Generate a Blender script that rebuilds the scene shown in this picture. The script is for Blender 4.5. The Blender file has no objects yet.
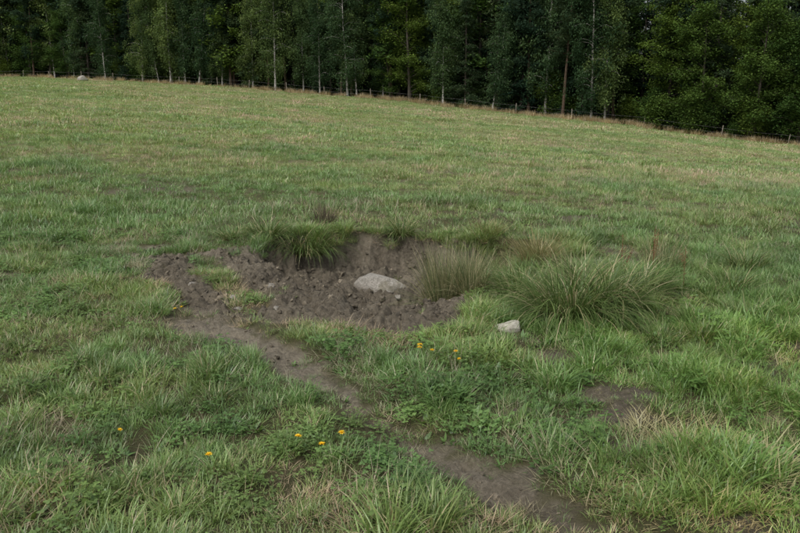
import bpy, math, numpy as np
from mathutils import Vector
R=np.random.RandomState(7)
scene=bpy.context.scene

# ------------------------------------------------------------ noise / maths
def _hash(ix,iy,seed):
    n=(ix.astype(np.int64)*374761393+iy.astype(np.int64)*668265263+seed*1274126177)&0xffffffff
    n=((n^(n>>13))*1274126177)&0xffffffff
    n=((n^(n>>15))*2246822519)&0xffffffff
    return ((n^(n>>16))&0xffffff)/float(0xffffff)
def vn(x,y,seed=0):
    ix=np.floor(x);iy=np.floor(y);fx=x-ix;fy=y-iy
    fx=fx*fx*(3-2*fx);fy=fy*fy*(3-2*fy)
    a=_hash(ix,iy,seed);b=_hash(ix+1,iy,seed);c=_hash(ix,iy+1,seed);d=_hash(ix+1,iy+1,seed)
    return (a*(1-fx)+b*fx)*(1-fy)+(c*(1-fx)+d*fx)*fy
def fbm(x,y,f,o=4,seed=0,g=.5):
    s=0;a=1;t=0
    for k in range(o):
        c,sn=math.cos(.6*k),math.sin(.6*k)
        s=s+a*vn((x*c-y*sn)*f+17.3*k,(x*sn+y*c)*f-9.1*k,seed+k*13);t+=a;a*=g;f*=2.03
    return s/t
def ss(a,b,x):
    t=np.clip((x-a)/(b-a),0,1);return t*t*(3-2*t)
def segdist(x,y,a,b):
    ax,ay=a;bx,by=b;dx,dy=bx-ax,by-ay
    t=np.clip(((x-ax)*dx+(y-ay)*dy)/(dx*dx+dy*dy),0,1)
    return np.hypot(x-ax-t*dx,y-ay-t*dy)
def polydist(x,y,pts):
    d=np.full(np.shape(x),1e9)
    for i in range(len(pts)-1): d=np.minimum(d,segdist(x,y,pts[i],pts[i+1]))
    return d
def sdf(x,y,P):
    d=polydist(x,y,P+[P[0]]);ins=np.zeros(np.shape(x),bool)
    n=len(P)
    for i in range(n):
        x1,y1=P[i];x2,y2=P[(i+1)%n]
        c=((y1>y)!=(y2>y))&(x<(x2-x1)*(y-y1)/((y2-y1) if y2!=y1 else 1e-9)+x1)
        ins^=c
    return np.where(ins,d,-d)

# ------------------------------------------------------------ terrain
MUD=[(-2.55,7.6),(-2.1,6.4),(-1.45,5.35),(-.95,5.2),(-.45,5.35),(0,5.0),(.35,5.15),(.55,5.9),(.65,6.8),(.85,7.4),(.8,8.1),(.3,8.3),(-.3,8.4),(-1.0,8.35),(-1.6,8.0),(-1.95,7.75)]
PIT=[(-1.6,8.0),(-1.0,8.3),(-.3,8.4),(.3,8.3),(1.0,8.25),(1.5,7.9),(1.3,7.1),(.7,6.0),(-.1,5.4),(-.85,5.8),(-1.2,6.6)]
PATH=[(-1.5,5.35),(-1.1,5.0),(-.8,4.7),(-.35,4.12),(-.02,3.6),(.25,3.22),(.48,2.98),(.72,2.7),(.95,2.3)]
TONG=[(-1.85,7.3),(-1.55,6.5),(-1.1,5.75)]
BLOB=[(-1.25,4.62,.2,.10),(1.12,3.72,.13,.10),(1.37,3.47,.2,.10),(1.95,3.75,.2,.09),(.56,3.1,.14,.08),
      (.68,4.25,.13,.10),(2.1,4.95,.15,.10),(.62,4.9,.1,.1),(1.75,3.25,.16,.07),(.05,4.55,.2,.07),(1.6,2.75,.12,.06),(2.0,3.05,.12,.07),(1.5,4.6,.12,.08),(-2.4,7.9,.3,.12),(.45,4.9,.25,.09),(.9,4.9,.14,.07),(2.2,4.2,.2,.07),(1.3,4.1,.2,.07),(.3,4.0,.12,.06),(.55,3.75,.12,.06)]
STONES=[(.76,5.2),(-.19,7.45),(-.80,7.0)]
def pitq(x,y): return sdf(x,y,PIT)+(fbm(x,y,3.5,3,21)-.5)*.34+(fbm(x,y,1.6,2,24)-.5)*.30+(fbm(x,y,9,3,27)-.5)*.16
def mudmask(x,y):
    n=fbm(x,y,2.6,4,3)-.5; n2=fbm(x,y,11,3,9)-.5
    N=n*.5+n2*.26
    m=ss(-.05,.09,sdf(x,y,MUD)+N*.95)
    q=pitq(x,y)
    m=np.maximum(m,ss(-.03,.02,q)*ss(6.8,7.4,y)*ss(.95,.6,x))
    m=m*ss(.02,.2,polydist(x,y,TONG)+N*.5-.01)
    w=np.interp(y,[2.3,2.8,3.2,4.4,5.2],[.0,.04,.075,.115,.2])
    p=ss(-.07,.08,w-polydist(x,y,PATH)+N*.62)
    m=np.maximum(m,p)
    for (cx,cy,rx,ry) in BLOB:
        d=np.hypot((x-cx)/rx,(y-cy)/ry)
        m=np.maximum(m,ss(-.3,.6,.7-d+N*4.6)*.92)
    hole=ss(.63,.74,fbm(x,y,3.0,4,31))*ss(.3,1.1,x)*ss(6.3,5.2,y)
    m=np.maximum(m,hole*.85)
    m=np.maximum(m,ss(.71,.76,fbm(x,y,.9,4,77))*.5*ss(40,20,y))
    return np.clip(m,0,1)
EX=[-600,-160,-64,-28.5,0,21.3,36.3,60,100,200]
EY=[260,165,130,115,100,85,72,52,20,-60]
def edge_y(x): return np.interp(x,EX,EY)
def height(x,y,m=None,fine=True):
    x=np.asarray(x,float);y=np.asarray(y,float)
    if m is None: m=mudmask(x,y)
    xc=np.clip(x,-72,80)
    g=-.072*xc-.0005*xc*xc
    h=g*ss(3,25,y)+np.interp(x,[-64,-30,0,21,36],[.0022,-.001,-.0042,-.0062,-.008])*np.clip(y,0,260)*ss(5,50,y)
    h=h+(fbm(x,y,.9,3,5)-.5)*.12*ss(60,5,y)+(fbm(x,y,.12,3,6)-.5)*.5*ss(12,40,y)
    h=h+(fbm(x,y,3.2,3,8)-.5)*.09*ss(25,8,y)
    q=pitq(x,y)
    wdt=np.interp(y,[5.3,6.6,7.6],[1.1,.65,.20])
    h=h-.28*ss(0,wdt,q)+.08*ss(-.5,-.02,q)*ss(7.2,8.0,y)*ss(.02,-.02,q)
    h=h-.05*ss(.6,.3,np.hypot(x-.2,(y-6.9)*1.2))
    d=polydist(x,y,PATH)
    h=h-.025*ss(.28,.05,d)
    if fine:
        inpit=ss(-.1,.3,sdf(x,y,MUD))
        a=.38+.62*inpit
        wx=x+(fbm(x,y,5,2,44)-.5)*.12;wy=y+(fbm(x,y,5,2,45)-.5)*.12
        r1=fbm(wx,wy,6,4,41,.6);r2=np.abs(fbm(wx,wy,9,3,47,.6)*2-1)*2
        lump=ss(.46,.60,fbm(wx,wy,13,3,49,.6))
        h=h+m*((r1-.5)*.18*a+(np.clip(r2,0,.5)-.25)*.08*a+(lump-.4)*.032*a-.015)
    return h

def grow(start,end,step,k):
    o=[];v=start
    while v<end: o.append(v);step*=k;v+=step
    o.append(end);return o
pos=grow(3.6,800,.04,1.12)
xs=np.array([-v for v in reversed(pos)]+list(np.arange(-3.58,-2.6,.03))+list(np.arange(-2.6,1.6,.0135))+list(np.arange(1.6,3.6,.03))+pos)
ys=np.array([-60,-30,-12,-5,-2,-.5,.5,1.2,1.6]+list(np.arange(1.8,5.0,.017))+list(np.arange(5.0,8.8,.0135))+grow(8.83,900,.03,1.045))
X,Y=np.meshgrid(xs,ys)
M=mudmask(X,Y);Z=height(X,Y,M)
nx,ny=len(xs),len(ys)

def mk_mesh(name,V,F,smooth=False,attrs=None):
    V=np.asarray(V,np.float32);F=np.asarray(F,np.int32)
    me=bpy.data.meshes.new(name)
    me.vertices.add(len(V));me.vertices.foreach_set('co',V.ravel())
    k=F.shape[1]
    me.loops.add(F.size);me.loops.foreach_set('vertex_index',F.ravel())
    me.polygons.add(len(F));me.polygons.foreach_set('loop_start',np.arange(0,F.size,k,dtype=np.int32))
    me.polygons.foreach_set('loop_total',np.full(len(F),k,np.int32))
    if smooth: me.polygons.foreach_set('use_smooth',np.ones(len(F),bool))
    if attrs:
        for n,(t,d) in attrs.items():
            a=me.attributes.new(n,t,'POINT')
            a.data.foreach_set('value' if t in('FLOAT','INT') else ('color' if 'COLOR' in t else 'vector'),np.asarray(d,np.float32 if t!='INT' else np.int32).ravel())
    me.update(calc_edges=True);me.validate()
    return me
def link(name,me,mats=(),loc=(0,0,0),rot=(0,0,0),scl=(1,1,1),parent=None):
    o=bpy.data.objects.new(name,me)
    if me is not None and mats and len(me.materials)==0:
        for m in mats: me.materials.append(m)
    o.location=loc;o.rotation_euler=rot;o.scale=scl
    scene.collection.objects.link(o)
    if parent: o.parent=parent
    return o

# ------------------------------------------------------------ materials
class NT:
    def __init__(s,name):
        s.m=bpy.data.materials.new(name);s.m.use_nodes=True;s.t=s.m.node_tree;s.t.nodes.clear()
        s.out=s.n('ShaderNodeOutputMaterial')
    def n(s,k,**kw):
        nd=s.t.nodes.new(k)
        for a,b in kw.items():setattr(nd,a,b)
        return nd
    def l(s,a,b): s.t.links.new(a,b)
    def noise(s,vec,scale,detail=4,rough=.6):
        nd=s.n('ShaderNodeTexNoise');nd.inputs['Scale'].default_value=scale;nd.inputs['Detail'].default_value=detail;nd.inputs['Roughness'].default_value=rough
        if vec is not None:s.l(vec,nd.inputs['Vector'])
        return nd.outputs['Fac']
    def ramp(s,fac,stops):
        nd=s.n('ShaderNodeValToRGB');e=nd.color_ramp.elements
        while len(e)<len(stops):e.new(.5)
        for i,(p,c) in enumerate(stops):
            e[i].position=p;e[i].color=(c[0],c[1],c[2],1) if hasattr(c,'__len__') else (c,c,c,1)
        s.l(fac,nd.inputs[0]);return nd.outputs[0]
    def mix(s,f,a,b,mode='MIX'):
        nd=s.n('ShaderNodeMix',data_type='RGBA',blend_type=mode)
        for v,i in((f,0),(a,6),(b,7)):
            if isinstance(v,(int,float)):nd.inputs[i].default_value=v
            elif isinstance(v,tuple):nd.inputs[i].default_value=(*v,1)
            else:s.l(v,nd.inputs[i])
        return nd.outputs[2]
    def bump(s,h,st,dist):
        nd=s.n('ShaderNodeBump');nd.inputs['Strength'].default_value=st;nd.inputs['Distance'].default_value=dist
        s.l(h,nd.inputs['Height']);return nd.outputs[0]
    def pbsdf(s,col,rough=.9,spec=.2,normal=None):
        p=s.n('ShaderNodeBsdfPrincipled')
        if isinstance(col,tuple):p.inputs['Base Color'].default_value=(*col,1)
        else:s.l(col,p.inputs['Base Color'])
        if isinstance(rough,float):p.inputs['Roughness'].default_value=rough
        else:s.l(rough,p.inputs['Roughness'])
        p.inputs['Specular IOR Level'].default_value=spec
        if normal:s.l(normal,p.inputs['Normal'])
        s.l(p.outputs[0],s.out.inputs[0]);return p
    def leaf(s,col,trans=.35,gloss=.06,rough=.45):
        d=s.n('ShaderNodeBsdfDiffuse');t=s.n('ShaderNodeBsdfTranslucent')
        s.l(col,d.inputs[0]);s.l(s.mix(.5,col,s.mix(1.0,col,(1.25,1.2,.5),'MULTIPLY')),t.inputs[0])
        a=s.n('ShaderNodeMixShader');a.inputs[0].default_value=trans;s.l(d.outputs[0],a.inputs[1]);s.l(t.outputs[0],a.inputs[2])
        if gloss<=0: s.l(a.outputs[0],s.out.inputs[0]);return
        g=s.n('ShaderNodeBsdfGlossy');g.inputs['Roughness'].default_value=rough;g.inputs[0].default_value=(.8,.85,.9,1)
        b=s.n('ShaderNodeMixShader');b.inputs[0].default_value=gloss;s.l(a.outputs[0],b.inputs[1]);s.l(g.outputs[0],b.inputs[2])
        s.l(b.outputs[0],s.out.inputs[0])
def attr(T,name,typ='GEOMETRY'):
    a=T.n('ShaderNodeAttribute');a.attribute_name=name;a.attribute_type=typ;return a

def mud_color(T,pos):
    a=T.noise(pos,3.2,6,.7);b=T.noise(pos,30,6,.75)
    c=T.mix(b,T.ramp(a,[(.3,(.054,.044,.031)),(.5,(.110,.093,.067)),(.68,(.20,.173,.128))]),T.ramp(b,[(.35,(.044,.036,.025)),(.62,(.21,.183,.138))]))
    return c,b
T=NT('meadow_soil')
geo=T.n('ShaderNodeNewGeometry');P=geo.outputs['Position']
mc,mb=mud_color(T,P)
dry=attr(T,'dry').outputs['Fac']
mc=T.mix(dry,mc,T.ramp(mb,[(.3,(.13,.112,.082)),(.7,(.30,.265,.20))]))
g1=T.noise(P,.35,6,.7);g2=T.noise(P,6,5,.7)
near=T.mix(g2,(.042,.045,.019),(.11,.10,.045))
far=T.mix(T.ramp(g2,[(.3,0.),(.7,1.)]),T.mix(T.ramp(g1,[(.35,0.),(.65,1.)]),(.12,.165,.055),(.20,.20,.09)),(.23,.22,.10))
fa=attr(T,'far').outputs['Fac']
gc=T.mix(fa,near,far)
mk=T.mix(.5,attr(T,'mud').outputs['Color'],T.ramp(T.noise(P,24,4,.7),[(.35,0.),(.65,1.)]),'OVERLAY')
col=T.mix(mk,gc,mc)
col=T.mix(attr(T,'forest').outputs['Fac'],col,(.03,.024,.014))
hb=T.noise(P,60,6,.7)
T.pbsdf(col,.85,.25,T.bump(hb,1.0,.025))
SOIL=T.m
T=NT('mud_clod_soil')
geo=T.n('ShaderNodeNewGeometry');P=geo.outputs['Position']
mc,mb=mud_color(T,P)
mc=T.mix(1.,mc,attr(T,'tint','INSTANCER').outputs['Color'],'MULTIPLY')
T.pbsdf(mc,.85,.25,T.bump(T.noise(P,90,4,.7),.8,.015));CLODM=T.m

def blade_mat(name,stops,inst=True,trans=.35,root=(.18,.17,.08),gloss=.04):
    T=NT(name);c=attr(T,'col').outputs['Vector'];sp=T.n('ShaderNodeSeparateXYZ');T.l(c,sp.inputs[0])
    col=T.ramp(sp.outputs[0],stops)
    col=T.mix(T.ramp(sp.outputs[1],[(0.,.6),(.35,0.)]),col,root)
    if inst: col=T.mix(1.0,col,attr(T,'tint','INSTANCER').outputs['Color'],'MULTIPLY')
    T.leaf(col,trans,gloss);return T.m
k=1.6
G=[(0,(.078*k,.126*k,.040*k)),(.45,(.114*k,.178*k,.055*k)),(.82,(.155*k,.220*k,.075*k)),(.90,(.19*k,.22*k,.095*k)),(.965,(.44,.39,.24)),(1,(.50,.45,.31))]
GRASS=blade_mat('grass_blades',G)
HERB=blade_mat('herb_leaves',[(0,(.10,.170,.048)),(1,(.17,.27,.08))],root=(.12,.18,.05))
STRAW=blade_mat('dry_straw',[(0,(.34,.28,.17)),(1,(.52,.45,.31))],root=(.26,.21,.13))
SEDGE=blade_mat('sedge_leaves',[(0,(.080,.13,.036)),(.55,(.130,.20,.058)),(.82,(.19,.26,.085)),(.9,(.38,.33,.18)),(1,(.52,.46,.29))],False,.25,(.14,.12,.06),.03)
RUSH=blade_mat('rush_stems',[(0,(.085,.12,.046)),(.45,(.15,.185,.08)),(.7,(.25,.24,.12)),(1,(.46,.40,.25))],False,.2,(.14,.11,.06),.02)
DRYT=blade_mat('dry_tussock',[(0,(.14,.17,.055)),(.5,(.27,.25,.11)),(1,(.46,.39,.22))],False,.25,(.18,.14,.08),.02)
DARKT=blade_mat('dead_stems',[(0,(.07,.06,.045)),(1,(.2,.17,.12))],False,.1,(.08,.06,.04),0)

# ------------------------------------------------------------ ground object
idx=np.arange(nx*ny).reshape(ny,nx)
F=np.stack([idx[:-1,:-1],idx[:-1,1:],idx[1:,1:],idx[1:,:-1]],-1).reshape(-1,4)
dryv=ss(.3,.1,polydist(X,Y,PATH))*ss(6,5,Y)*ss(2.6,3.6,Y)*.85+.4*ss(.45,.62,fbm(X,Y,1.3,3,55))*ss(4.6,5.4,Y)
V=np.stack([X,Y,Z],-1).reshape(-1,3)
gm=mk_mesh('meadow_ground',V,F,True,{'mud':('FLOAT',M.ravel()),'dry':('FLOAT',dryv.ravel()),
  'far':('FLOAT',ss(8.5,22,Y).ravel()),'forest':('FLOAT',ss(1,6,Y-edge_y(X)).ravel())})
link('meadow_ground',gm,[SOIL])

# ------------------------------------------------------------ blades
def blades(n,rng,r,L,W,th0=(.1,.6),bend=(.2,1.0),segs=3,outward=.6,prof=1.6,base=None,wtop=0.0,rnd=(0,1)):
    a=rng.uniform(0,2*np.pi,n);rr=r*np.sqrt(rng.rand(n))
    bx=rr*np.cos(a);by=rr*np.sin(a);bz=np.full(n,-.01)
    az=np.where(rng.rand(n)<outward,a+rng.normal(0,.5,n),rng.uniform(0,2*np.pi,n))
    ln=rng.uniform(L[0],L[1],n);w=rng.uniform(W[0],W[1],n)
    t0=rng.uniform(th0[0],th0[1],n);bd=rng.uniform(bend[0],bend[1],n)
    p=np.stack([bx,by,bz],-1) if base is None else base.copy()
    twist=rng.normal(0,.5,n)
    side=np.stack([-np.sin(az+twist),np.cos(az+twist),np.zeros(n)],-1)
    V=[];C=[];rc=rng.uniform(rnd[0],rnd[1],n)
    for k in range(segs+1):
        t=k/segs
        wk=w*((1-t**prof)*(1-wtop)+wtop)*(.7+.3*min(1,t*3))*.5+.0002
        V.append(np.stack([p-side*wk[:,None],p+side*wk[:,None]],1))
        C.append(np.stack([rc,np.full(n,t),np.zeros(n)],-1)[:,None,:].repeat(2,1))
        th=t0+bd*((k+.5)/segs)**1.3
        p=p+(ln/segs)[:,None]*np.stack([np.sin(th)*np.cos(az),np.sin(th)*np.sin(az),np.cos(th)],-1)
    V=np.stack(V,1).reshape(-1,3);C=np.stack(C,1).reshape(-1,3)
    b=(np.arange(n)*(segs+1)*2)[:,None];F=[]
    for k in range(segs):
        F.append(np.concatenate([b+2*k,b+2*k+1,b+2*k+3,b+2*k+2],1))
    return V,np.stack(F,1).reshape(-1,4),C
def merge(parts):
    Vs=[];Fs=[];Cs=[];Ms=[];o=0
    for i,(V,F,C,mi) in enumerate(parts):
        Vs.append(V);Fs.append(F+o);Cs.append(C);Ms.append(np.full(len(F),mi));o+=len(V)
    return np.concatenate(Vs),np.concatenate(Fs),np.concatenate(Cs),np.concatenate(Ms)
def cmesh(name,parts,mats,smooth=False):
    V,F,C,Mi=merge(parts)
    me=mk_mesh(name,V,F,smooth,{'col':('FLOAT_VECTOR',C)})
    for m in mats:me.materials.append(m)
    me.polygons.foreach_set('material_index',Mi.astype(np.int32));return me
def rhombi(c,size,rng,up=.5,asp=.6,rc=None,direction=None):
    n=len(c);nr=rng.normal(0,1,(n,3));nr[:,2]+=up*2*np.sign(nr[:,2]+.001*up);nr/=np.linalg.norm(nr,axis=1)[:,None]
    t=rng.normal(0,1,(n,3)) if direction is None else direction+rng.normal(0,.3,(n,3))
    u=np.cross(nr,t);u/=np.linalg.norm(u,axis=1)[:,None]+1e-9;v=np.cross(nr,u)
    s=np.asarray(size)[:,None]
    V=np.stack([c-v*s,c-u*s*asp+v*s*.1,c+v*s,c+u*s*asp+v*s*.1],1).reshape(-1,3)
    F=np.arange(n*4).reshape(-1,4)
    if rc is None: rc=rng.rand(n)
    C=np.stack([rc,np.ones(n),rng.rand(n)],-1).repeat(4,0)
    return V,F,C
def proto_coll(name,meshes):
    c=bpy.data.collections.new(name)
    for i,m in enumerate(meshes):
        o=bpy.data.objects.new('%s_%02d'%(name,i),m);c.objects.link(o)
    return c
def scatter(name,coll,P,rotv,scl,idxs,tint):
    me=bpy.data.meshes.new(name);me.vertices.add(len(P));me.vertices.foreach_set('co',np.asarray(P,np.float32).ravel())
    for n,t,d,f in(('rot','FLOAT_VECTOR',rotv,'vector'),('scl','FLOAT_VECTOR',scl,'vector'),('idx','INT',idxs,'value'),('tint','FLOAT_VECTOR',tint,'vector')):
        a=me.attributes.new(n,t,'POINT');a.data.foreach_set(f,np.asarray(d,np.int32 if t=='INT' else np.float32).ravel())
    o=link(name,me)
    ng=bpy.data.node_groups.new(name+'_nodes','GeometryNodeTree')
    ng.interface.new_socket('Geometry',in_out='INPUT',socket_type='NodeSocketGeometry')
    ng.interface.new_socket('Geometry',in_out='OUTPUT',socket_type='NodeSocketGeometry')
    N=ng.nodes;gi=N.new('NodeGroupInput');go=N.new('NodeGroupOutput');iop=N.new('GeometryNodeInstanceOnPoints')
    ci=N.new('GeometryNodeCollectionInfo');ci.inputs['Collection'].default_value=coll;ci.inputs['Separate Children'].default_value=True;ci.inputs['Reset Children'].default_value=True
    def na(n,t):
        k=N.new('GeometryNodeInputNamedAttribute');k.data_type=t;k.inputs['Name'].default_value=n;return k.outputs['Attribute']
    L=ng.links;L.new(gi.outputs[0],iop.inputs['Points']);L.new(ci.outputs[0],iop.inputs['Instance'])
    iop.inputs['Pick Instance'].default_value=True
    L.new(na('idx','INT'),iop.inputs['Instance Index']);L.new(na('rot','FLOAT_VECTOR'),iop.inputs['Rotation']);L.new(na('scl','FLOAT_VECTOR'),iop.inputs['Scale'])
    L.new(iop.outputs[0],go.inputs[0])
    md=o.modifiers.new('instances','NODES');md.node_group=ng
    return o

# prototypes
def lawn(seed,n,r,L,W,segs=3,th0=(.1,1.0),bend=(.2,1.2)):
    rg=np.random.RandomState(seed);return cmesh('grass_tuft',[(*blades(n,rg,r,L,W,th0,bend,segs),0)],[GRASS])
near=[lawn(10+i,38,.06,(.025,.085),(.0028,.0048)) for i in range(6)]
near+=[lawn(20+i,70,.05,(.06,.125),(.0032,.0055),4,(.05,.9),(.3,1.5)) for i in range(3)]
for i in range(3):
    rg=np.random.RandomState(30+i)
    near.append(cmesh('herb_rosette',[(*blades(13,rg,.012,(.04,.08),(.014,.024),(.6,1.35),(.1,.5),4,1.,2.5),0)],[HERB]))
for i in range(2):
    rg=np.random.RandomState(40+i);n=26
    c=np.stack([rg.normal(0,.045,n),rg.normal(0,.045,n),rg.uniform(.025,.06,n)],-1)
    cc=np.repeat(c,3,0);a=np.tile(np.array([0,2.1,4.2]),n)+np.repeat(rg.rand(n)*6,3)
    d=np.stack([np.cos(a),np.sin(a),np.zeros(3*n)],-1)
    near.append(cmesh('clover_leaves',[(*rhombi(cc+d*.007,np.full(3*n,.0075),rg,2.5,.85,None,d),0)],[HERB]))
for i in range(2):
    rg=np.random.RandomState(50+i)
    near.append(cmesh('straw_stalks',[(*blades(8,rg,.05,(.06,.17),(.0014,.0024),(.05,1.1),(.1,1.0),4),0)],[STRAW]))
near.append(cmesh('dead_grass',[(*blades(40,np.random.RandomState(60),.08,(.04,.11),(.002,.004),(.7,1.4),(.1,.5),3),0)],[STRAW])) #16
mid=[lawn(70+i,42,.12,(.035,.10),(.006,.010),2) for i in range(5)]+[lawn(80+i,60,.09,(.08,.16),(.006,.009),3) for i in range(2)]
mid+=[cmesh('straw_stalks',[(*blades(16,np.random.RandomState(85),.12,(.06,.14),(.003,.004),(.1,1.2),(.1,.9),3),0)],[STRAW])]
farp=[lawn(90+i,46,.30,(.05,.13),(.014,.024),2) for i in range(4)]+[cmesh('straw_stalks',[(*blades(26,np.random.RandomState(95),.3,(.07,.16),(.008,.013),(.1,1.1),(.1,.9),2),0)],[STRAW])]
vfar=[lawn(100+i,50,.7,(.06,.16),(.03,.05),2) for i in range(3)]+[cmesh('straw_stalks',[(*blades(26,np.random.RandomState(105),.6,(.08,.2),(.02,.03),(.1,.9),(.1,.9),2),0)],[STRAW])]
tallp=[cmesh('tall_dry_grass',[(*blades(70,np.random.RandomState(110+i),.5,(.35,.85),(.02,.035),(.05,.5),(.1,.9),3),0)],[STRAW]) for i in range(2)]

def tint_at(x,y):
    a=fbm(x,y,.5,4,61);b=fbm(x,y,2.2,3,62);c=fbm(x,y,.11,4,63)
    far=ss(6,24,y)
    k=ss(.42,.68,a*.5+b*.5+.12*far)
    g=np.array([.88,.98,1.0]);yl=np.array([1.18,1.1,1.08]);dr=np.array([1.62,1.2,1.65])
    t=g[None]*(1-k)[:,None]+yl[None]*k[:,None]
    k2=(ss(.44,.62,c*.65+a*.35)*far*.85)[:,None]
    t=t*(1-k2)+dr[None]*k2
    rgt=(ss(.3,1.5,x)*ss(7,5,y))[:,None]; t=t*(1+rgt*np.array([.12,.14,-.12]))
    br=(.66+.68*fbm(x,y,4.,3,64)+.10*far)[:,None]
    return t*br*(1+R.normal(0,.12,(len(x),1)))
def region(y0,y1,rho,kx=.72,mx=1.6):
    w=kx*y1+mx;n=int(rho*2*w*(y1-y0))
    x=R.uniform(-w,w,n);y=R.uniform(y0,y1,n);k=np.abs(x)<kx*y+mx
    k&=y<edge_y(x)-.5
    return x[k],y[k]
def rots(n,t=.15): return np.stack([R.normal(0,t,n),R.normal(0,t,n),R.uniform(0,6.283,n)],-1)
x,y=region(1.6,8.6,430,.68,1.3)
m=mudmask(x,y)
thin=ss(.56,.70,fbm(x,y,3.1,3,76))*.5
keep=(R.rand(len(x))<np.clip((1-m)**1.6,.0,1)*(1-thin)+.2*ss(5.5,4.8,y)*ss(.4,.6,fbm(x,y,5,2,79))+.02*ss(.4,.6,fbm(x,y,3,2,78)))
for (sx,sy) in STONES[:1]: keep&=(np.hypot((x-sx)/.12,(y-sy+.05)/.15)>1)
x,y,m=x[keep],y[keep],m[keep];n=len(x)
u=R.rand(n);left=ss(.6,-.6,x-.1*y)
pd=polydist(x,y,PATH)
lush=ss(.5,.62,fbm(x,y,2.3,3,71))*(.35+.65*ss(-.5,1.,x+.2))*ss(.12,.35,pd)
hb=ss(.48,.62,fbm(x,y,1.4,3,72))
ii=R.randint(0,6,n)
ii=np.where(u<lush*.7,R.randint(6,9,n),ii)
v=R.rand(n)
ii=np.where(v<.05+.10*hb,R.randint(9,12,n),ii)
ii=np.where((v>.15)&(v<.20+.24*hb*left),R.randint(12,14,n),ii)
ii=np.where((v>.96),R.randint(14,16,n),ii)
dead=np.hypot((x-1.34)/.32,(y-3.5)/.22)
ii=np.where((dead<1)&(R.rand(n)<.8),16,ii)
ii=np.where((fbm(x,y,1.1,3,73)>.60)&(R.rand(n)<.3),16,ii)
ii=np.where((R.rand(n)<.03+.3*(m>.3)),16,ii)
s=(.45+1.05*fbm(x,y,2.6,3,74))*R.uniform(.75,1.25,n)*(1-.4*m)
s=s*(1+.35*lush)*(.68+.32*ss(.08,.35,pd))
for (sx,sy) in STONES[:1]: s=s*(.6+.4*ss(.15,.4,np.hypot((x-sx),(y-sy+.12))))
z=height(x,y)
rx=R.uniform(-1.75,1.1,9000);ry=R.uniform(7.5,8.8,9000);rq=pitq(rx,ry)
kk=(rq>-.07)&(rq<.025)&(R.rand(9000)<.08+.32*ss(.45,.62,fbm(rx,ry,3.2,2,88)));rx,ry=rx[kk],ry[kk];rn=len(rx)
x=np.r_[x,rx];y=np.r_[y,ry];z=np.r_[z,height(rx,ry)];ii=np.r_[ii,np.where(R.rand(rn)<.2,16,R.randint(6,9,rn))];s=np.r_[s,R.uniform(.6,1.4,rn)]
n=len(x);S=np.stack([s,s,s*R.uniform(.8,1.2,n)],-1)
scatter('meadow_grass',proto_coll('grass_near',near),np.stack([x,y,z],-1),rots(n),S,ii,tint_at(x,y))
def band(name,pro,y0,y1,rho,nstraw,pst,lushi=None):
    x,y=region(y0,y1,rho);m=mudmask(x,y)
    k=(R.rand(len(x))<(1-m)**2);x,y=x[k],y[k];n=len(x)
    ii=R.randint(0,len(pro)-nstraw-(2 if lushi else 0),n)
    if lushi: ii=np.where((R.rand(n)<.5*ss(.5,.65,fbm(x,y,.8,3,81))),R.randint(lushi[0],lushi[1],n),ii)
    ii=np.where(R.rand(n)<pst*(.3+2.0*ss(.45,.65,fbm(x,y,.3,4,82))),len(pro)-1,ii)
    s=(.40+.95*fbm(x,y,.9,4,83))*R.uniform(.65,1.35,n)
    scatter(name,proto_coll(name+'_kinds',pro),np.stack([x,y,height(x,y,fine=False)],-1),rots(n,.1),np.stack([s,s,s],-1),ii,tint_at(x,y))
band('meadow_grass',mid,8.3,20,95,1,.13,(5,7))
band('meadow_grass',farp,18,50,13,1,.14)
band('meadow_grass',vfar,46,135,2.4,1,.14)
n=2600;x=R.uniform(-130,85,n);off=R.normal(-1.2,1.6,n);y=edge_y(x)+off
k=R.rand(n)<np.interp(x,[-130,-20,8,20,85],[.25,.3,.7,1,1])*(.3+.9*fbm(x,y,.12,3,90));x,y=x[k],y[k];n=len(x);s=R.uniform(.4,1.1,n)
scatter('tall_dry_grass',proto_coll('tall_dry',tallp),np.stack([x,y,height(x,y,fine=False)],-1),rots(n,.05),np.stack([s,s,s],-1),R.randint(0,2,n),np.tile([[1.,.92,.75]],(n,1))*R.uniform(.6,1.1,(n,1)))

# ------------------------------------------------------------ rocks & clods
def ico(sub):
    import bmesh
    bm=bmesh.new();bmesh.ops.create_icosphere(bm,subdivisions=sub,radius=1)
    V=np.array([v.co[:] for v in bm.verts]);F=np.array([[v.index for v in f.verts] for f in bm.faces]);bm.free();return V,F
def n3(V,f,s): return (fbm(V[:,0]+V[:,2]*.7,V[:,1]-V[:,2]*.6,f,4,s)+fbm(V[:,1]+3,V[:,2]+5,f,4,s+5)+fbm(V[:,2]+9,V[:,0]-2,f,4,s+9))/3-.5
def rock(seed,sub,planes,dims,rough=.12,cut=(.62,.9)):
    V,F=ico(sub);rg=np.random.RandomState(seed)
    for i in range(planes):
        nrm=rg.normal(0,1,3);nrm/=np.linalg.norm(nrm);d=rg.uniform(*cut)
        e=V@nrm-d;V=V-np.where(e>0,e*.92,0)[:,None]*nrm
    V=V*(1+rough*n3(V,1.6,seed)*2+.4*rough*n3(V,6,seed+3)+.2*rough*n3(V,16,seed+4))[:,None]
    return V*np.array(dims),F
clods=[]
for i in range(7):
    V,F=rock(200+i,3,9,(1,.5+.08*i,.35+.06*i),1.5,(.35,.8));me=mk_mesh('mud_clod',V,F,False);me.materials.append(CLODM);clods.append(me)
n=17000;x=R.uniform(-2.6,2.2,n);y=R.uniform(2.5,8.5,n);m=mudmask(x,y)
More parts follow.
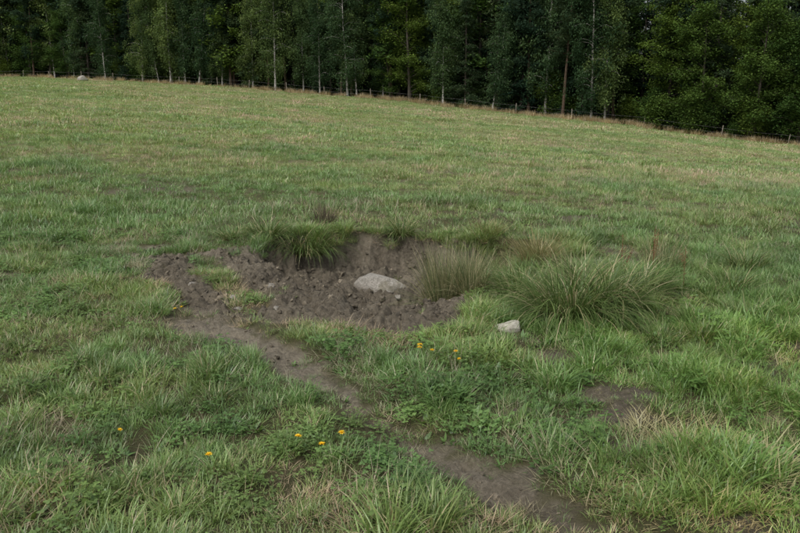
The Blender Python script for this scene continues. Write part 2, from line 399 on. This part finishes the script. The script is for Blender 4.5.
k=(m>.5)&(R.rand(n)<.35+.65*ss(4.8,5.8,y)*ss(.40,.58,fbm(x,y,2.2,3,95)));x,y=x[k],y[k];n=len(x)
s=np.exp(R.normal(math.log(.0115),.6,n))*(.5+.7*ss(5,6,y));s=np.clip(s,.003,.06)
rt=np.stack([R.normal(0,.5,n),R.normal(0,.5,n),R.uniform(0,6.28,n)],-1)
tn=np.exp(R.normal(.03,.25,(n,1)))*np.ones((n,3));st=(R.rand(n)<.05)&(s<.02);tn[st]*=2.2
scatter('mud_clods',proto_coll('clod_kinds',clods),np.stack([x,y,height(x,y)-s*.05],-1),rt,np.stack([s,s,s],-1),R.randint(0,7,n),tn)

T=NT('granite');tc=T.n('ShaderNodeTexCoord').outputs['Object']
a=T.noise(tc,6,6,.7);b=T.noise(tc,60,4,.7);c=T.noise(tc,5,5,.6)
col=T.mix(.5,T.ramp(a,[(.3,(.20,.185,.155)),(.55,(.38,.355,.31)),(.75,(.50,.475,.42))]),T.ramp(b,[(.38,(.14,.13,.11)),(.6,(.46,.44,.39))]))
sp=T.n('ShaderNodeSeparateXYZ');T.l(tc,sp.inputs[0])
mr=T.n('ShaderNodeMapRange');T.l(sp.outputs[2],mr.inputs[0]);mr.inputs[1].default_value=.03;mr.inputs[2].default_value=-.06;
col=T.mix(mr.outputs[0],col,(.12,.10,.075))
col=T.mix(T.ramp(c,[(.54,0.),(.62,.6)]),col,(.16,.145,.095))
T.pbsdf(col,.9,.2,T.bump(T.noise(tc,30,6,.7),.9,.03));GRAN=T.m
T=NT('pale_stone');tc=T.n('ShaderNodeTexCoord').outputs['Object']
col=T.ramp(T.noise(tc,18,6,.7),[(.3,(.26,.24,.19)),(.5,(.46,.44,.37)),(.8,(.56,.54,.48))])
T.pbsdf(col,.85,.2,T.bump(T.noise(tc,70,5,.7),.7,.015));PALE=T.m
def H(x,y): return float(height(np.array([x]),np.array([y]))[0])
def put_rock(name,seed,dims,x,y,mat,dz=0,rz=0,planes=9,tilt=0):
    V,F=rock(seed,5,planes,dims,.16,(.5,.85))
    return link(name,mk_mesh(name,V,F,True),[mat],(x,y,H(x,y)+dz),(0,tilt,rz))
put_rock('granite_boulder',301,(.285,.21,.20),-.19,7.45,GRAN,.05,-.15,16,.16)
put_rock('pale_stone',305,(.10,.08,.065),.76,5.2,PALE,.02,.2)
put_rock('pale_stone',309,(.095,.07,.035),-.80,7.0,PALE,.035,.4)
for i,(xx,yy,q) in enumerate([(-.15,5.85,.05),(-.55,6.3,.05),(-.62,6.9,.06),(-1.2,5.6,.035),(.05,6.5,.045),(-.9,5.5,.03),(-.4,7.6,.07),(-1.7,6.2,.04),(-.02,7.1,.05),(-1.05,6.2,.04),(.2,6.0,.04),(-1.3,5.9,.035)]):
    put_rock('mud_stone',320+i,(q,q*.75,q*.6),xx,yy,GRAN,q*.3,i)
put_rock('field_stone',315,(.8,.6,.6),-44,112,GRAN,.2,0)

# ------------------------------------------------------------ rush / sedge plants
def plant(name,seed,n,r,L,W,th0,bend,mat,x,y,segs=6,outw=.95,dz=0,squash=1,messy=0):
    rg=np.random.RandomState(seed);parts=[(*blades(n,rg,r,L,W,th0,bend,segs,outw,2.2),0)];mats=[mat]
    if messy:
        parts.append((*blades(messy,rg,r*1.25,(L[0]*.8,L[1]*.85),W,(.3,1.15),(.3,1.9),segs,.7,2.2),0))
    return link(name,cmesh(name,parts,mats),(),(x,y,H(x,y)+dz),(0,0,rg.rand()*6),(1,1,squash))
plant('rush_clump',401,950,.16,(.25,.66),(.0026,.0045),(.0,.42),(.0,.8),RUSH,.41,6.5,dz=.02,messy=420)
plant('rush_clump',402,380,.12,(.15,.5),(.0026,.0045),(.0,.6),(.1,1.0),RUSH,.60,6.25,dz=.02,messy=260)
plant('rush_clump',421,300,.15,(.15,.42),(.0028,.005),(.0,.7),(.1,1.1),SEDGE,.78,7.0,dz=.03,messy=160)
plant('rush_clump',430,350,.15,(.15,.42),(.0028,.005),(.0,.7),(.1,1.1),RUSH,1.0,7.3,dz=.03,messy=200)
plant('rush_clump',431,260,.12,(.12,.36),(.0028,.005),(.0,.7),(.1,1.1),RUSH,.72,7.7,dz=.03,messy=160)
plant('sedge_tussock',403,1300,.20,(.25,.68),(.004,.008),(.05,.95),(.9,2.3),SEDGE,1.20,5.4,8)
plant('sedge_tussock',404,1050,.2,(.25,.66),(.004,.008),(.05,.95),(.9,2.3),SEDGE,1.52,5.6,8)
plant('sedge_tussock',405,600,.16,(.2,.52),(.004,.007),(.05,.9),(.8,1.8),SEDGE,.98,6.1,7)
plant('sedge_tussock',406,700,.18,(.22,.52),(.004,.007),(.05,.8),(.8,1.9),SEDGE,1.95,6.1,7)
plant('sedge_tussock',422,500,.18,(.25,.48),(.003,.006),(.05,.8),(.8,1.9),RUSH,1.5,6.5,7)
plant('sedge_tussock',407,1000,.18,(.2,.6),(.004,.007),(.1,.9),(.8,2.2),SEDGE,-1.0,8.25,7,messy=200)
plant('sedge_tussock',408,500,.14,(.18,.42),(.004,.007),(.1,1.0),(.8,2.2),SEDGE,-1.42,8.2,7)
plant('sedge_tussock',409,400,.12,(.15,.40),(.004,.007),(.1,1.0),(.8,2.0),SEDGE,.02,8.5,7)
plant('sedge_tussock',424,300,.12,(.12,.28),(.004,.007),(.1,1.0),(.8,2.0),SEDGE,.55,8.4,7)
plant('dry_tussock',410,600,.13,(.2,.48),(.003,.005),(.05,.7),(.3,1.5),DRYT,1.30,7.2,messy=150)
plant('dry_tussock',411,320,.14,(.12,.28),(.003,.005),(.05,.8),(.3,1.3),DRYT,.95,8.3)
plant('sedge_tussock',412,450,.14,(.15,.36),(.004,.006),(.1,.9),(.6,1.6),SEDGE,3.15,6.95,6)
plant('sedge_tussock',413,400,.12,(.15,.34),(.004,.006),(.1,.9),(.6,1.6),SEDGE,2.75,6.3,6)
plant('rush_clump',414,260,.13,(.14,.36),(.003,.004),(.0,.8),(.0,.6),DARKT,-.92,9.4)
plant('rush_clump',415,400,.15,(.15,.4),(.003,.005),(.0,.7),(.1,.8),RUSH,2.4,7.0)
plant('sedge_tussock',416,400,.13,(.12,.3),(.003,.006),(.1,.9),(.6,1.6),SEDGE,2.5,5.5,6)
plant('grass_tussock',417,260,.08,(.06,.15),(.003,.005),(.1,1.1),(.6,1.6),SEDGE,-.98,3.95,6)
plant('grass_tussock',418,400,.13,(.06,.16),(.003,.006),(.1,1.1),(.6,1.6),SEDGE,.40,5.0,6)
plant('grass_tussock',420,300,.12,(.10,.24),(.004,.006),(.1,.9),(.6,1.6),SEDGE,-1.75,8.1,6)
plant('grass_tussock',425,350,.12,(.08,.2),(.003,.006),(.1,.9),(.6,1.6),SEDGE,1.75,5.0,6)
plant('grass_tussock',426,350,.12,(.08,.2),(.003,.006),(.1,.9),(.6,1.6),SEDGE,2.1,5.3,6)
DOCK=blade_mat('dock_seed',[(0,(.12,.06,.035)),(1,(.24,.13,.075))],False,.1,(.12,.08,.04),0)
HERB2=blade_mat('dock_leaves',[(0,(.08,.14,.034)),(1,(.15,.24,.06))],False,root=(.10,.16,.04))
def dock(x,y,seed,h):
    rg=np.random.RandomState(seed);parts=[(*blades(14,rg,.03,(.12,.25),(.03,.05),(.4,1.1),(.2,.9),5,1,2.5),0)]
    for k in range(3):
        lean=rg.uniform(.02,.2);hh=h*rg.uniform(.7,1)
        b=np.array([[0,0,0.]])
        V,F,C=blades(1,rg,.01,(hh,hh+.001),(.005,.006),(lean,lean+.01),(.0,.1),6,base=b,wtop=.5);parts.append((V,F,C,1))
        top=V.reshape(-1,2,3).mean(1);tt=rg.uniform(.5,1,45);c=np.stack([np.interp(tt*6,np.arange(7),top[:,j]) for j in range(3)],-1)
        c+=rg.normal(0,.011,c.shape);parts.append((*rhombi(c,rg.uniform(.003,.007,45),rg,.1,.7),1))
    return link('dock_plant',cmesh('dock_plant',parts,[HERB2,DOCK]),(),(x,y,H(x,y)))
dock(2.15,6.5,431,.55);dock(2.35,6.3,432,.42);dock(1.85,6.4,433,.5)

T=NT('yellow_petals');T.pbsdf((.80,.52,.02),.6,.2);YEL=T.m
def flower(seed):
    rg=np.random.RandomState(seed);h=.10
    parts=[(*blades(1,rg,.001,(h,h+.001),(.002,.003),(.02,.15),(0,.2),4,base=np.zeros((1,3)),wtop=.8),0)]
    top=parts[0][0].reshape(-1,2,3).mean(1)[-1]
    for ring,(t0,L) in enumerate(((1.25,.017),(.9,.014),(.4,.010))):
        V,F,C=blades(18,rg,.003,(L*.85,L),(.0035,.005),(t0,t0+.25),(.0,.3),2,1.,3.);V=V+top+np.array([0,0,.01]);parts.append((V,F,C,1))
    return cmesh('dandelion_flower',parts,[HERB2,YEL])
fl=[flower(500+i) for i in range(3)]
for i,(x,y) in enumerate([(-.47,3.3),(-.36,3.23),(-.27,3.32),(.34,4.3),(.20,4.45),(.11,4.4),(.13,4.5),(-1.62,5.4),(-1.57,5.44),(-1.33,3.45),(-.82,3.1),(.33,4.4)]):
    s=R.uniform(.8,1.15);link('dandelion_flower',fl[i%3],(),(x,y,H(x,y)+.01),(0,0,R.rand()*6),(s,s,s))

# ------------------------------------------------------------ trees
def tube(P,rad,k=6,rc=.5):
    P=np.asarray(P,float);n=len(P);V=[]
    for i in range(n):
        d=P[min(i+1,n-1)]-P[max(i-1,0)];d/=np.linalg.norm(d)+1e-9
        a=np.array([1,0,0]) if abs(d[0])<.8 else np.array([0,1,0]);u=np.cross(d,a);u/=np.linalg.norm(u);v=np.cross(d,u)
        for j in range(k):
            q=2*math.pi*j/k;V.append(P[i]+rad[i]*(math.cos(q)*u+math.sin(q)*v))
    F=[[i*k+j,i*k+(j+1)%k,(i+1)*k+(j+1)%k,(i+1)*k+j] for i in range(n-1) for j in range(k)]
    V=np.array(V);return V,np.array(F),np.tile([[rc,.5,0]],(len(V),1))
def bark(name,kind):
    T=NT(name);tc=T.n('ShaderNodeTexCoord').outputs['Object']
    mp=T.n('ShaderNodeMapping');T.l(tc,mp.inputs[0])
    if kind=='birch':
        mp.inputs['Scale'].default_value=(2,2,4);a=T.noise(mp.outputs[0],1.2,5,.7)
        col=T.ramp(a,[(.40,(.06,.055,.05)),(.48,(.34,.33,.30)),(.8,(.54,.52,.48))])
    elif kind=='pine':
        mp.inputs['Scale'].default_value=(4,4,1);a=T.noise(mp.outputs[0],3,5,.7)
        col=T.ramp(a,[(.35,(.04,.03,.022)),(.7,(.12,.085,.06))])
    else:
        mp.inputs['Scale'].default_value=(6,6,1);a=T.noise(mp.outputs[0],3,5,.7)
        col=T.ramp(a,[(.35,(.04,.035,.03)),(.7,(.12,.105,.085))])
    T.pbsdf(col,.9,.1,T.bump(a,.5,.03));return T.m
def leafmat(name,a,b,c):
    T=NT(name);s=attr(T,'col').outputs['Vector'];sp=T.n('ShaderNodeSeparateXYZ');T.l(s,sp.inputs[0])
    col=T.ramp(sp.outputs[0],[(0,a),(.5,b),(1,c)])
    oi=T.n('ShaderNodeObjectInfo').outputs['Random']
    col=T.mix(1.,col,T.ramp(oi,[(0,(.55,.64,.70)),(.4,(.88,.94,1.0)),(.7,(1.12,1.08,.95)),(1,(1.65,1.45,1.15))]),'MULTIPLY')
    T.leaf(col,.3,0);return T.m
BB=bark('birch_bark','birch');BP=bark('pine_bark','pine');BO=bark('oak_bark','oak')
LB=leafmat('birch_leaves',(.040,.072,.032),(.074,.122,.050),(.126,.184,.074))
LP=leafmat('pine_needles',(.019,.040,.024),(.036,.063,.035),(.062,.095,.050))
LO=leafmat('oak_leaves',(.036,.068,.018),(.066,.116,.028),(.112,.172,.044))
def tree(kind,seed,H0,r0,base,rad,nl,nleaf,ls):
    rg=np.random.RandomState(seed)
    lean=rg.normal(0,.05 if kind!='spruce' else .008,2)
    zz=np.linspace(0,1,12);wob=np.cumsum(rg.normal(0,.06 if kind!='spruce' else .01,(12,2)),0)
    TP=np.stack([lean[0]*H0*zz+wob[:,0]*zz,lean[1]*H0*zz+wob[:,1]*zz,zz*H0-.2],-1)
    parts=[(*tube(TP,r0*(1-zz*.92)*np.where(zz==0,1.3,1),8),0)]
    cen=[];clr=[]
    for i in range(nl):
        f=(i+rg.rand())/nl;h=base+(H0*.98-base)*f
        p0=np.array([np.interp(h,TP[:,2],TP[:,j]) for j in range(3)]);az=rg.rand()*6.283
        if kind=='spruce': L=rad*(1-f)**.85*rg.uniform(.8,1.1)+.2
        elif kind=='pine': L=rad*(math.sin(math.pi*(f*.75+.22)))*rg.uniform(.5,1.15)
        else: L=rad*(math.sin(math.pi*(f*.78+.18))**.7)*rg.uniform(.55,1.2)
        if kind=='birch': el0,el1=.75,-.5
        elif kind=='spruce': el0,el1=-.05,-.35
        elif kind=='pine': el0,el1=.1,.35
        else: el0,el1=.55+.5*f,.0
        pts=[p0];k=6;a=az
        for s in range(k):
            el=el0+(el1-el0)*(s/(k-1))+rg.normal(0,.1);a+=rg.normal(0,.15)
            pts.append(pts[-1]+L/k*np.array([math.cos(a)*math.cos(el),math.sin(a)*math.cos(el),math.sin(el)]))
        pts=np.array(pts);rb=max(.012,r0*.3*(1-f*.8))
        parts.append((*tube(pts,np.linspace(rb,.008,k+1),4),0))
        per=max(4,int(nleaf/nl*(L/rad+.15)))
        nc=max(3,int(L*2.2)+2)
        ct=rg.uniform(.28,1.05,nc)*k
        cp=np.stack([np.interp(ct,np.arange(k+1),pts[:,j]) for j in range(3)],-1)
        sp={'birch':.40,'oak':.46,'pine':.34,'spruce':.28,'shrub':.3}[kind]
        cp+=rg.normal(0,sp*.9,cp.shape)*np.array([1,1,.5 if kind!='birch' else .8])
        cb=rg.rand(nc)
        w=rg.randint(0,nc,per);o=rg.normal(0,sp,(per,3))
        if kind=='birch': o[:,2]=o[:,2]*.8-rg.exponential(.5,per);o[:,:2]*=.7
        if kind=='pine': o[:,2]*=.45
        if kind=='spruce': o[:,2]=o[:,2]*.3-rg.exponential(.14,per)
        if kind=='oak': o*=.85;o[:,2]*=.7
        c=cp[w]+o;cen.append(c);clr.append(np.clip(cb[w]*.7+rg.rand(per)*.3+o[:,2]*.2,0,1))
    c=np.concatenate(cen);rc=np.concatenate(clr);k=c[:,2]>.15;c,rc=c[k],rc[k];n=len(c)
    sz=rg.uniform(.6,1.25,n)*ls
    if kind=='birch': d=np.tile([[0,0,-1.]],(n,1));parts.append((*rhombi(c,sz,rg,.15,.55,rc,d),1))
    elif kind in('pine','spruce'): parts.append((*rhombi(c,sz*1.2,rg,.2,.28,rc),1))
    else: parts.append((*rhombi(c,sz,rg,.6,.65,rc),1))
    bm={'birch':(BB,LB),'pine':(BP,LP),'spruce':(BO,LP),'oak':(BO,LO),'shrub':(BO,LO)}[kind]
    return cmesh(kind+'_tree',parts,bm)
birches=[tree('birch',600+i,[18,16,19,15][i],[.14,.12,.15,.11][i],[1.8,2.6,1.6,2.2][i],[2.7,2.3,3.0,2.4][i],46,17000,.115) for i in range(4)]
pines=[tree('pine',620+i,[19,18,17][i],[.2,.17,.18][i],[4.5,3,5.5][i],[2.8,2.6,3][i],50,15000,.16) for i in range(3)]
spruces=[tree('spruce',640+i,[19,16][i],[.2,.17][i],[.8,.5][i],[3.0,2.8][i],75,17000,.15) for i in range(2)]
oaks=[tree('oak',660+i,[16,14,17][i],[.27,.24,.3][i],[1.2,.8,1.8][i],[4.4,4.0,4.8][i],42,20000,.125) for i in range(3)]
shrubs=[tree('shrub',680+i,[3.2,2.4,4.2][i],[.05,.04,.06][i],[.25,.2,.3][i],[1.5,1.3,1.9][i],22,3500,.10) for i in range(3)]
lod=[tree('birch',700,17,.14,2.4,2.8,40,6000,.2),tree('pine',701,19,.19,4.5,2.9,40,5500,.27),tree('spruce',702,18,.2,.6,3.1,60,7500,.24),tree('oak',703,16,.27,1.4,4.5,36,7000,.21)]
def put_tree(nm,me,x,off,s=1):
    y=float(edge_y(x))+off
    link(nm,me,(),(x,y,float(height(np.array([x]),np.array([y]),fine=False)[0])-.05),(0,0,R.rand()*6.28),(s,s,s*R.uniform(.93,1.1)))
x=-92.
while x<75:
    u=R.rand();t=x/float(edge_y(x))
    if t<-.3: pb=[.40,.12,.06,.42]
    elif t<-.05: pb=[.52,.22,.08,.18]
    elif t<.12: pb=[.34,.42,.11,.13]
    elif t<.32: pb=[.15,.60,.15,.10]
    else: pb=[.08,.14,.13,.65]
    c=R.choice(4,p=pb);off=R.uniform(1.2,6.5)
    if c==0: put_tree('birch_tree',birches[R.randint(4)],x,off,R.uniform(.75,1.15))
    elif c==1: put_tree('pine_tree',pines[R.randint(3)],x,off,R.uniform(.85,1.1))
    elif c==2: put_tree('spruce_tree',spruces[R.randint(2)],x,off+1.5,R.uniform(.8,1.1))
    else: put_tree('oak_tree',oaks[R.randint(3)],x,off+1,R.uniform(.7,1.05))
    x+=R.uniform(1.0,4.6)
for xx,o,i,s in ((20.6,.4,0,1.05),(21.9,.9,1,1.0),(-6.8,.8,2,.95),(-5.6,1.6,3,.95),(5.2,.8,1,.95),(-17,.8,0,1),(-29,.8,3,1)): put_tree('birch_tree',birches[i],xx,o,s)
for xx,o in((30,1.8),(33.5,1.0),(36.5,.8),(40,.6)): put_tree('oak_tree',oaks[1],xx,o,.85)
n=620;x=R.uniform(-130,95,n);off=4+R.rand(n)**1.1*42;y=edge_y(x)+off
ii=R.choice(4,n,p=[.16,.34,.32,.18]);ii=np.where(off>30,2,ii);s=R.uniform(.85,1.2,n)
scatter('forest',proto_coll('forest_kinds',lod),np.stack([x,y,height(x,y,fine=False)],-1),np.stack([0*x,0*x,R.uniform(0,6.28,n)],-1),np.stack([s,s,s],-1),ii,np.ones((n,3)))
n=560;x=R.uniform(-120,90,n);off=3.5+R.rand(n)*26;off=np.where((x>24)&(R.rand(n)<.5),R.uniform(-.3,3,n),off);y=edge_y(x)+off;s=R.uniform(.5,1.2,n)
scatter('forest_undergrowth',proto_coll('undergrowth_kinds',shrubs),np.stack([x,y,height(x,y,fine=False)],-1),np.stack([0*x,0*x,R.uniform(0,6.28,n)],-1),np.stack([s,s,s],-1),R.randint(0,3,n),np.ones((n,3)))

T=NT('weathered_wood');tc=T.n('ShaderNodeTexCoord').outputs['Object'];T.pbsdf(T.ramp(T.noise(tc,9,5,.7),[(.3,(.12,.105,.085)),(.7,(.30,.27,.22))]),.9,.1);WOOD=T.m
T=NT('fence_tape');T.pbsdf((.25,.25,.24),.6,.2);TAPE=T.m
parts=[];tops=[]
for xx in np.arange(-110,70,5.6):
    xx=xx+R.normal(0,.3);yy=float(edge_y(xx))-1.2;z=float(height(np.array([xx]),np.array([yy]),fine=False)[0])
    l=R.normal(0,.04,2);hh=R.uniform(1.05,1.25)
    parts.append((*tube([[xx,yy,z-.2],[xx+l[0],yy+l[1],z+.5],[xx+l[0]*2,yy+l[1]*2,z+hh],[xx+l[0]*2,yy+l[1]*2,z+hh+.03]],[.045,.042,.04,.02],8),0));tops.append((xx,yy-.06,z))
for hh in(.55,1.0):
    P=[]
    for i,(a,b,c) in enumerate(tops):
        P.append([a,b,c+hh])
        if i<len(tops)-1:
            a2,b2,c2=tops[i+1];P.append([(a+a2)/2,(b+b2)/2,(c+c2)/2+hh-.06])
    parts.append((*tube(P,[.004]*len(P),4),1))
link('pasture_fence',cmesh('pasture_fence',parts,[WOOD,TAPE]))

# ------------------------------------------------------------ light, sky, camera
w=bpy.data.worlds.new('World');scene.world=w;w.use_nodes=True;nt=w.node_tree;bg=nt.nodes['Background']
sky=nt.nodes.new('ShaderNodeTexSky');sky.sky_type='NISHITA';sky.sun_disc=False;sky.sun_elevation=math.radians(52);sky.sun_rotation=math.radians(215)
sky.dust_density=5;sky.air_density=1.0;sky.ozone_density=1
hs=nt.nodes.new('ShaderNodeHueSaturation');hs.inputs['Saturation'].default_value=.4
nt.links.new(sky.outputs[0],hs.inputs['Color']);nt.links.new(hs.outputs[0],bg.inputs[0]);bg.inputs[1].default_value=.15
ld=bpy.data.lights.new('sun','SUN');ld.energy=1.5;ld.angle=math.radians(20);ld.color=(1,.97,.92)
lo=bpy.data.objects.new('sun',ld);scene.collection.objects.link(lo)
az=math.radians(215);el=math.radians(52)
d=Vector((math.sin(az)*math.cos(el),math.cos(az)*math.cos(el),math.sin(el)))
lo.rotation_euler=d.to_track_quat('Z','Y').to_euler();lo.location=(0,-10,30)
cam=bpy.data.cameras.new('camera');co=bpy.data.objects.new('camera',cam);scene.collection.objects.link(co)
co.location=(0,0,1.65);co.rotation_euler=(math.radians(90-13),0,0)
cam.sensor_width=36;cam.lens=35.3;cam.clip_start=.05;cam.clip_end=3000
scene.camera=co
scene.view_settings.view_transform='Standard';scene.view_settings.look='None';scene.view_settings.exposure=0
